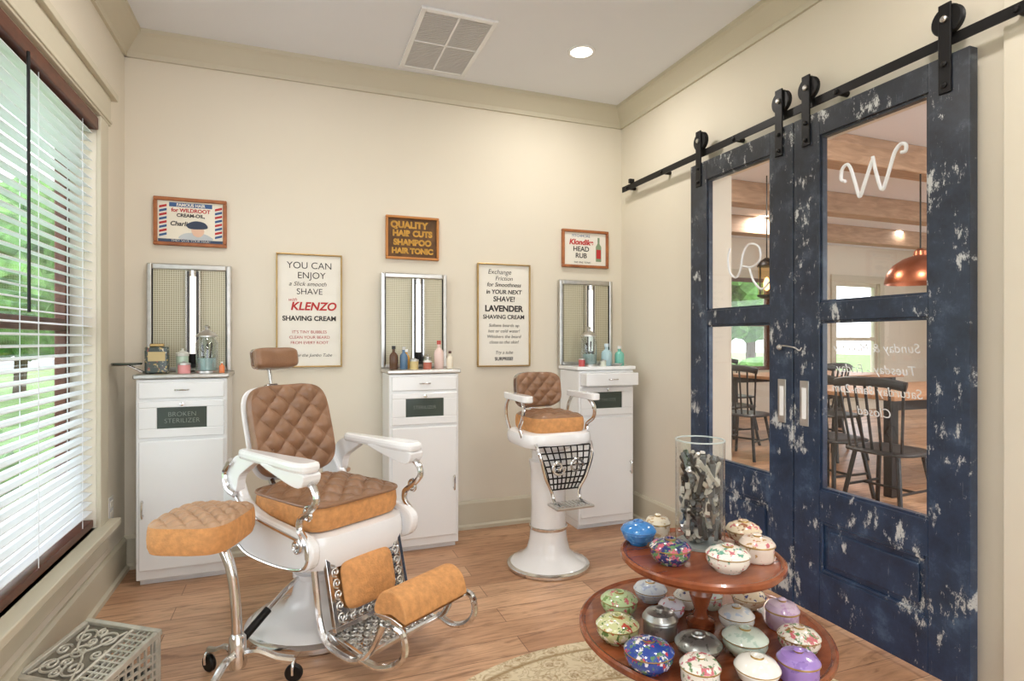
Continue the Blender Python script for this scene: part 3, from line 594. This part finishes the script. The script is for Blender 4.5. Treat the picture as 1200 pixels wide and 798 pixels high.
# ---------------------------------------------------------------- cast metal foot rest by the window
mCast=M('cast_cream_metal',C(198,194,182),.4,.35,.15,25)
mCastD=M('cast_recess',C(120,114,102),.6,.2,.2,25)
f=E('cast_metal_foot_rest',(-.615,2.235,0),(0,0,R(-32))); f.scale=(.88,.88,.88)
tp=E('top_plate',(0,0,.165),(R(14),R(2),0),f)
boxes('frame',[(-.17,.17,-.15,-.13,-.012,.012),(-.17,.17,.13,.15,-.012,.012),(-.17,-.15,-.13,.13,-.012,.012),(.15,.17,-.13,.13,-.012,.012),(.05,.062,-.13,.13,-.01,.01)],mCast,tp,.004)
box('panel',-.15,.05,-.13,.13,-.008,-.003,mCastD,tp)
sc=[]
for (cx,cy,rr,d,s0) in ((-.10,.07,.04,1,0),(-.0,.07,.04,-1,3),(-.10,-.07,.04,-1,0),(-.0,-.07,.04,1,3),(-.05,0,.035,1,1),(-.12,0,.025,1,1),(.025,0,.025,-1,1),(-.05,.10,.022,1,2),(-.05,-.10,.022,-1,2),(-.05,.05,.02,1,4),(-.05,-.05,.02,-1,4)):
    sc.append([(x,y,.001) for x,y in spiral(cx,cy,rr,1.5,d,22,s0)])
for s in (-1,1):
    sc.append([(-.14,s*.12,.001),(-.09,s*.03,.001),(-.05,s*.0,.001),(-.01,s*.03,.001),(.04,s*.12,.001)])
tubes('scroll_relief',sc,.005,mCast,tp,seg=6,n=2)
g=[(.062,.15,-.13+.026*i,-.122+.026*i,-.006,.006) for i in range(1,10)]+[(.062+.022*i,.068+.022*i,-.13,.13,-.006,.005) for i in range(1,4)]
boxes('grid',g,mCast,tp)
box('under_tray',-.15,.15,-.13,.13,.05,.055,mBlackIron,f)
boxes('front_skirt',[(-.165+.03*i,-.157+.03*i,-.142,-.134,.0,.12) for i in range(12)]+[(-.168,.168,-.143,-.133,.0+.03*i,.009+.03*i) for i in range(4)],mCast,f)
boxes('side_skirt',[(.158,.166,-.14+.03*i,-.132+.03*i,.0,.12+.0075*i) for i in range(10)]+[(.157,.167,-.142,.142,.03*i,.009+.03*i) for i in range(5)],mCast,f)
boxes('feet',[(-.165,-.14,-.145,-.12,0,.13),(-.165,-.14,.12,.145,0,.195),(.14,.165,.12,.145,0,.19),(.14,.165,-.145,-.12,0,.125)],mCast,f,.003)

# ---------------------------------------------------------------- two-tier table
TX,TY=1.003,1.258
R1,R2=.208,.318
t=E('tiered_display_table',(TX,TY,0))
def disc(r,z): return [(0,z-.02),(r-.02,z-.02),(r-.008,z-.017),(r-.012,z-.012),(r,z-.008),(r,z+.002),(r-.006,z+.006),(r-.014,z+.003),(r-.016,z),(0,z)]
lathe('upper_tier',disc(R1,.595),mTable,t,seg=72)
lathe('lower_tier',disc(R2,.408),mTable,t,seg=96)
lathe('turned_column',[(.03,.408),(.036,.412),(.036,.425),(.02,.435),(.015,.45),(.024,.475),(.03,.495),(.022,.515),(.014,.53),(.018,.545),(.034,.558),(.034,.575)],mTable,t,seg=24)
lathe('pedestal_column',[(.05,.10),(.055,.14),(.03,.18),(.022,.22),(.032,.28),(.036,.31),(.024,.35),(.045,.372),(.07,.388)],mTable,t,seg=24)
lg=[]
for a in (30,150,270):
    c,s=math.cos(R(a)),math.sin(R(a)); lg.append([(c*.03,s*.03,.15),(c*.10,s*.10,.15),(c*.18,s*.18,.09),(c*.24,s*.24,.035),(c*.28,s*.28,.033)])
tubes('legs',lg,.022,mTable,t,seg=10)
mGRim=M('gilt_rim',C(176,144,84),.3,.6,.1,30)
def jar(x,y,z,r,h,mat,style=0,rim=None):
    Rd=R1 if z>.5 else R2
    dx,dy=x-TX,y-TY; d=math.hypot(dx,dy); lim=Rd-.82*r
    if d>lim: x,y=TX+dx*lim/d,TY+dy*lim/d
    r*=.96
    if style==0: P=[(0,0),(r*.62,0),(r*.66,.004),(r*.9,h*.22),(r,h*.42),(r*.97,h*.56),(r*.93,h*.58),(r*1.02,h*.60),(r*1.02,h*.64),(r*.97,h*.68),(r*.8,h*.82),(r*.4,h*.92),(r*.26,h*.93),(r*.27,h*1.0),(r*.17,h*1.0),(r*.15,h*.90),(0,h*.90)]
    elif style==1: P=[(0,0),(r*.88,0),(r*.93,.003),(r*.95,h*.1),(r*.95,h*.5),(r*.95,h*.56),(r*.93,h*.58),(r*1.01,h*.60),(r*1.01,h*.66),(r*.97,h*.70),(r*.8,h*.84),(r*.3,h*.9),(r*.22,h*.93),(r*.26,h*1.0),(r*.16,h*1.05),(0,h*1.06)]
    else: P=[(0,0),(r*.5,0),(r*.55,.006),(r*.5,.01),(r*.85,h*.25),(r*1.0,h*.52),(r*.97,h*.56),(r*1.04,h*.58),(r*1.04,h*.62),(r*1.0,h*.66),(r*.85,h*.82),(r*.5,h*.93),(r*.3,h*.96),(r*.28,h*1.02),(r*.18,h*1.02),(r*.12,h*.92),(0,h*.92)]
    lathe('lidded_porcelain_jar',P,[mat,rim or mGRim],None,(x,y,z),(0,0,random.uniform(0,6)),36,lambda i:1 if i in (7,12) else 0)
cW=C(236,232,222); cP=C(196,96,110); cG=C(96,136,90); cN=C(40,56,120); cGo=C(184,144,84)
FL=lambda i,b,cs,sc=54,th=.57,**k: floral('glaze_%d'%i,b,cs,sc,th,seed=i,**k)
up=.5955
jar(.894,1.388,up,.049,.064,FL(1,C(58,124,190),[C(84,150,206)]),2,M('blue_rim',C(60,110,170),.2))
jar(.985,1.425,up,.038,.06,FL(2,C(222,212,190),[C(190,160,120)]),1)
jar(.897,1.243,up,.053,.062,FL(3,C(46,54,104),[cW,cP,cG],46,.53),0)
jar(1.0,1.152,up,.054,.062,FL(4,cW,[C(86,156,134),cP],50,.57),0)
jar(1.118,1.180,up,.046,.064,FL(5,C(228,212,198),[cP,cGo],44,.6),1)
jar(1.17,1.285,up,.048,.064,FL(6,C(224,208,180),[C(150,96,66),cP],46,.55),2)
lo=.4085
L=[(.84,1.397,.052,.060,[C(186,208,158),[C(110,146,80),cP]],0),(.963,1.43,.048,.056,[C(216,224,232),[C(170,184,212)]],2),(1.035,1.36,.036,.052,[cW,[cN]],0),
(.76,1.272,.055,.064,[C(196,200,150),[C(176,60,54),C(80,116,60),cW]],0),(.735,1.123,.058,.068,[C(46,72,150),[C(230,230,230),C(186,60,66),C(90,130,90)]],0),
(.872,1.252,.046,.072,[C(176,178,176),[C(140,144,144)]],1),(.899,1.136,.055,.054,[C(150,154,152),[C(100,104,104)]],2),(.836,1.05,.046,.058,[cW,[cP,cG]],1),
(1.08,1.212,.046,.060,[C(230,229,224),[C(190,204,220)]],0),(1.013,1.108,.054,.064,[C(206,218,206),[C(176,198,184)]],0),(1.195,1.295,.048,.058,[C(224,208,180),[C(186,146,106),cN]],2),
(1.2,1.178,.044,.072,[C(200,178,200),[C(184,152,190)]],1),(1.142,1.07,.05,.062,[C(226,220,208),[cP,C(150,110,60),cG]],0),(.948,1.0,.049,.062,[C(236,234,228),[]],2),(1.05,.985,.047,.064,[C(158,130,200),[C(140,112,184)]],1),
(.96,1.325,.036,.052,[C(216,212,220),[cP]],0),(1.10,1.345,.04,.052,[C(206,214,206),[cG,cP]],1)]
for i,(x,y,rr,h,(b,cs),s) in enumerate(L):
    sil=i in (5,6)
    jar(x,y,lo,rr,h,FL(20+i,b,cs,48,.56,metal=.8 if sil else 0,rough=.3 if sil else .12),s,mSteel if sil else None)
# vase
vx,vy=1.052,1.322
vs=E('glass_cylinder_vase',(vx,vy,up))
vr=.066
lathe('glass',[(vr,0),(vr,.29),(vr-.003,.29)],mJar,vs,caps=False,seg=48)
lathe('glass_base',[(0,0.0),(vr-.003,0),(vr-.003,.008),(0,.008)],M('thick_glass_base',C(180,188,188),.05,0,.05),vs,seg=48)
lathe('glass_lip',[(vr-.003,.288),(vr-.003,.2915),(vr+.0005,.2915),(vr+.0005,.288)],M('lip_glass',C(190,200,200),.05,0,.02),vs,caps=False,seg=48)
cols=[M('clipper_black',C(34,34,36),.3),mSteel,M('clipper_grey',C(96,100,102),.4),M('clipper_ivory',C(190,186,174),.4),mSteel,M('clipper_charcoal',C(70,72,74),.3),M('clipper_dark',C(52,50,50),.3)]
Vv=[];Ff=[];Mi=[]
for k in range(260):
    L_=random.uniform(.04,.10); w=random.uniform(.006,.011); d=random.uniform(.004,.008)
    for tr in range(60):
        a=random.uniform(0,6.28); rr=math.sqrt(random.random())*(vr-.012); c0=Vector((rr*math.cos(a),rr*math.sin(a),random.uniform(.03,.235)))
        D=Vector((random.gauss(0,.5),random.gauss(0,.5),random.gauss(0,1))).normalized()
        A=c0+D*L_/2;B=c0-D*L_/2
        if max(A.xy.length,B.xy.length)<vr-.012 and min(A.z,B.z)>.015 and max(A.z,B.z)<.262: break
    else: continue
    N=D.orthogonal().normalized(); Q=D.cross(N); b=len(Vv); mi=random.randrange(7)
    for (tt,sc) in ((-.5,.6),(-.42,1),(.1,.8),(.42,1),(.5,.8)):
        for (p,q) in ((-1,-1),(1,-1),(1,1),(-1,1)): Vv.append(tuple(c0+D*L_*tt+N*w*p*sc+Q*d*q*sc))
    for s in range(4):
        for q in range(4): Ff.append((b+4*s+q,b+4*s+(q+1)%4,b+4*s+4+(q+1)%4,b+4*s+4+q)); Mi.append(mi)
    Ff.append((b+3,b+2,b+1,b)); Ff.append((b+16,b+17,b+18,b+19)); Mi+= [mi,mi]
me=bpy.data.meshes.new('hair_clippers'); me.from_pydata(Vv,[],Ff)
for p,i in zip(me.polygons,Mi): p.material_index=i
fin('hair_clippers',me,cols,vs,(0,0,0),(0,0,0),False)

# rug
def rug_mat():
    m,t,p=nt('rug_wool'); v=objco(t)
    n=tex(t,'ShaderNodeTexVoronoi',15,v); n.feature='F1'
    w=tex(t,'ShaderNodeTexNoise',14,v,Detail=2,Distortion=3)
    gr=t.nodes.new('ShaderNodeVectorMath'); gr.operation='LENGTH'; t.links.new(v,gr.inputs[0])
    a=ramp(t,[(.22,C(150,122,84)),(.30,C(222,208,178)),(.42,C(170,144,104)),(.5,C(212,198,166))],n.outputs['Distance'])
    b=ramp(t,[(.44,C(222,208,180)),(.50,C(150,122,84)),(.56,C(222,208,180))],w.outputs[0])
    pat=mix(t,a,b,.5)
    bandf=ramp(t,[(.60,(0,0,0,1)),(.605,(1,1,1,1)),(.62,(0,0,0,1)),(.79,(0,0,0,1)),(.80,(1,1,1,1)),(.815,(0,0,0,1))],gr.outputs['Value'])
    t.links.new(mix(t,pat,C(150,124,86),bandf),p.inputs['Base Color']); p.inputs['Roughness'].default_value=.95; return m
lathe('round_rug',[(0,0.0005),(.85,.0005),(.86,.004),(.855,.010),(.835,.011),(.83,.009),(0,.009)],rug_mat(),None,(.93,1.13,0),seg=120)

# ---------------------------------------------------------------- dining room things
for yb in (3.2,4.5,5.75): boxes('ceiling_beam',[(XR+T,10.85,yb,yb+.18,2.5,ZC)],mBeam,None,.01)
def wchair(x,y,rz,sh=.45):
    e=E('windsor_chair',(x,y,0),(0,0,R(rz)))
    pad('seat',.42,.44,.03,[mBlackW,mBlackW],e,(0,0,sh-.03),dome=-.006,p=3.2,N=16)
    P=[]
    for sx in (-1,1):
        for sy in (-1,1): P.append(([(sx*.13,sy*.14,sh-.02),(sx*.2,sy*.2,0)],.015))
    k=sh*.45
    for sy in (-1,1): P.append(([(-.168,sy*.172,k*.9),(.168,sy*.172,k*.9)],.009))
    P.append(([(0,-.172,k*.9),(0,.172,k*.9)],.009))
    for i in range(7):
        a=-1+i/3; P.append(([(-.17+.03*a*a,a*.17,sh-.01),(-.25+.05*a*a,a*.215,sh+.42)],.009))
    tubes('frame',P,.01,mBlackW,e,seg=8,smooth=False)
    tubes('crest_rail',[[(-.20+.0,-.235,sh+.42),(-.235,-.13,sh+.44),(-.255,0,sh+.445),(-.235,.13,sh+.44),(-.20,.235,sh+.42)]],.024,mBlackW,e,flat=1.3)
def dtable(x0,x1,y0,y1):
    e=E('dining_table'); box('top',x0,x1,y0,y1,.72,.755,mTblTop,e,.006)
    boxes('apron',[(x0+.08,x1-.08,y0+.08,y0+.1,.64,.72),(x0+.08,x1-.08,y1-.1,y1-.08,.64,.72)],mBlackW,e)
    boxes('legs',[(a,a+.07,b,b+.07,0,.72) for a in (x0+.06,x1-.13) for b in (y0+.06,y1-.13)],mBlackW,e,.006)
dtable(4.05,6.3,2.95,3.95)
wchair(3.72,2.75,5); wchair(3.78,3.25,0); wchair(4.6,2.6,90); wchair(5.3,2.6,90); wchair(5.0,4.25,-90)
dtable(4.95,6.9,4.9,5.8)
wchair(4.22,4.62,20); wchair(4.62,5.25,0); wchair(5.35,4.75,90); wchair(5.4,6.1,-90)
cpn=E('copper_pendant_lamp',(4.72,3.22,1.62))
lathe('shade',[(.25,0),(.25,.012),(.235,.08),(.19,.15),(.12,.2),(.05,.225),(.045,.26),(.02,.28),(.018,.28),(.04,.255),(.045,.22),(.11,.19),(.18,.145),(.225,.08),(.24,0)],mCopper,cpn,caps=False,seg=40)
lathe('bulb',[(0,.06),(.03,.075),(.04,.11),(.02,.15),(.0,.16)],EMl,cpn,seg=16)
tubes('cord',[[(0,0,.27),(0,0,ZC-1.62)]],.006,mBlackIron,cpn,smooth=False)
ln=E('lantern_pendant_lamp',(4.19,4.3,1.58))
lathe('glass',[(.075,.0),(.075,.28)],mAmber,ln,caps=False,seg=24)
lathe('base_cap',[(0,-.03),(.05,-.02),(.085,0),(.085,.012),(0,.012)],mBlackIron,ln,seg=24)
lathe('top_cap',[(0,.28),(.085,.28),(.085,.29),(.06,.33),(.02,.36),(0,.37)],mBlackIron,ln,seg=24)
lathe('bulb',[(0,.05),(.025,.07),(.03,.12),(.015,.17),(.0,.18)],EM('lantern_glow',C(255,206,140),6),ln,seg=16)
tubes('cage',[[(.08*math.cos(a),.08*math.sin(a),0),(.08*math.cos(a),.08*math.sin(a),.285)] for a in (0,1.57,3.14,4.71)]+[[(0,0,.36),(0,0,ZC-1.58)]],.006,mBlackIron,ln,smooth=False)

# ---------------------------------------------------------------- exterior
boxes('lawn',[(-60,XL-T-.3,-30,60,-.5,-.42),(XL-T-.3,60,7.6,60,-.5,-.42)],mLawn)
box('street',-24,-14,-30,60,-.42,-.41,mRoad)
def tree(name,x,y,h,r,n=14,trunk=True):
    e=E(name,(x,y,-.42))
    if trunk: tubes('trunk',[[(0,0,0),(.05,.03,h*.3),(0,0,h*.7)]],r*.06,mBark,e)
    bm=bmesh.new()
    for k in range(n):
        a=random.uniform(0,6.28); rr=random.uniform(0,.75)*r; q=random.uniform(.22,.42)*r
        mt=Matrix.Translation((rr*math.cos(a),rr*math.sin(a),h*.68+random.uniform(-.5,.5)*r if trunk else q*1.2+random.uniform(.0,.4)*h))
        rs=bmesh.ops.create_icosphere(bm,subdivisions=3,radius=q,matrix=mt)
        for vv in rs['verts']: vv.co+=Vector((random.uniform(-1,1),random.uniform(-1,1),random.uniform(-1,1)))*q*.16
    me=bpy.data.meshes.new('leaves'); bm.to_mesh(me); bm.free(); fin('leaves',me,mLeaf,e,(0,0,0),(0,0,0),False)
tree('garden_tree',-5.2,10.5,3.8,1.6,24); tree('garden_tree',-9,15,4.8,2.2,24); tree('garden_tree',-3.6,15,4.6,2.2,24); tree('garden_tree',-28,30,8,4,20); tree('garden_tree',-10,9,4,1.7,24); tree('garden_tree',-11,21,5,2.4,24); tree('garden_tree',-7.2,20,5,2.6,24)
tree('garden_shrub',-2.4,5.6,.8,.6,14,False); tree('garden_shrub',-3.6,7.6,.9,.7,14,False); tree('garden_shrub',-4.4,9.2,.9,.8,14,False)
tree('garden_tree',9,13,5,2.4); tree('garden_tree',13,14,5,2.4); tree('garden_shrub',8.8,9.4,1.5,1.1,12,False); tree('garden_tree',16,4,5,2.4)

# ---------------------------------------------------------------- light
w=bpy.data.worlds.new('World'); S.world=w; w.use_nodes=True
bg=w.node_tree.nodes['Background']; bg.inputs[0].default_value=(.90,.95,1,1); bg.inputs[1].default_value=4.3
sn=bpy.data.lights.new('sun','SUN'); sn.energy=2; sn.angle=.03; sn.color=(1,.96,.9)
so=bpy.data.objects.new('sun',sn); COL.objects.link(so)
so.rotation_euler=Vector((-.9,-.15,-1.3)).to_track_quat('-Z','Y').to_euler()

# ---------------------------------------------------------------- camera
cam=bpy.data.cameras.new('camera'); cam.sensor_width=36; cam.lens=36*680/1200; cam.clip_start=.05; cam.clip_end=300
co=bpy.data.objects.new('camera',cam); COL.objects.link(co)
co.location=(0,0,1.16); co.rotation_euler=(R(90),0,-math.atan(255/680))
S.camera=co
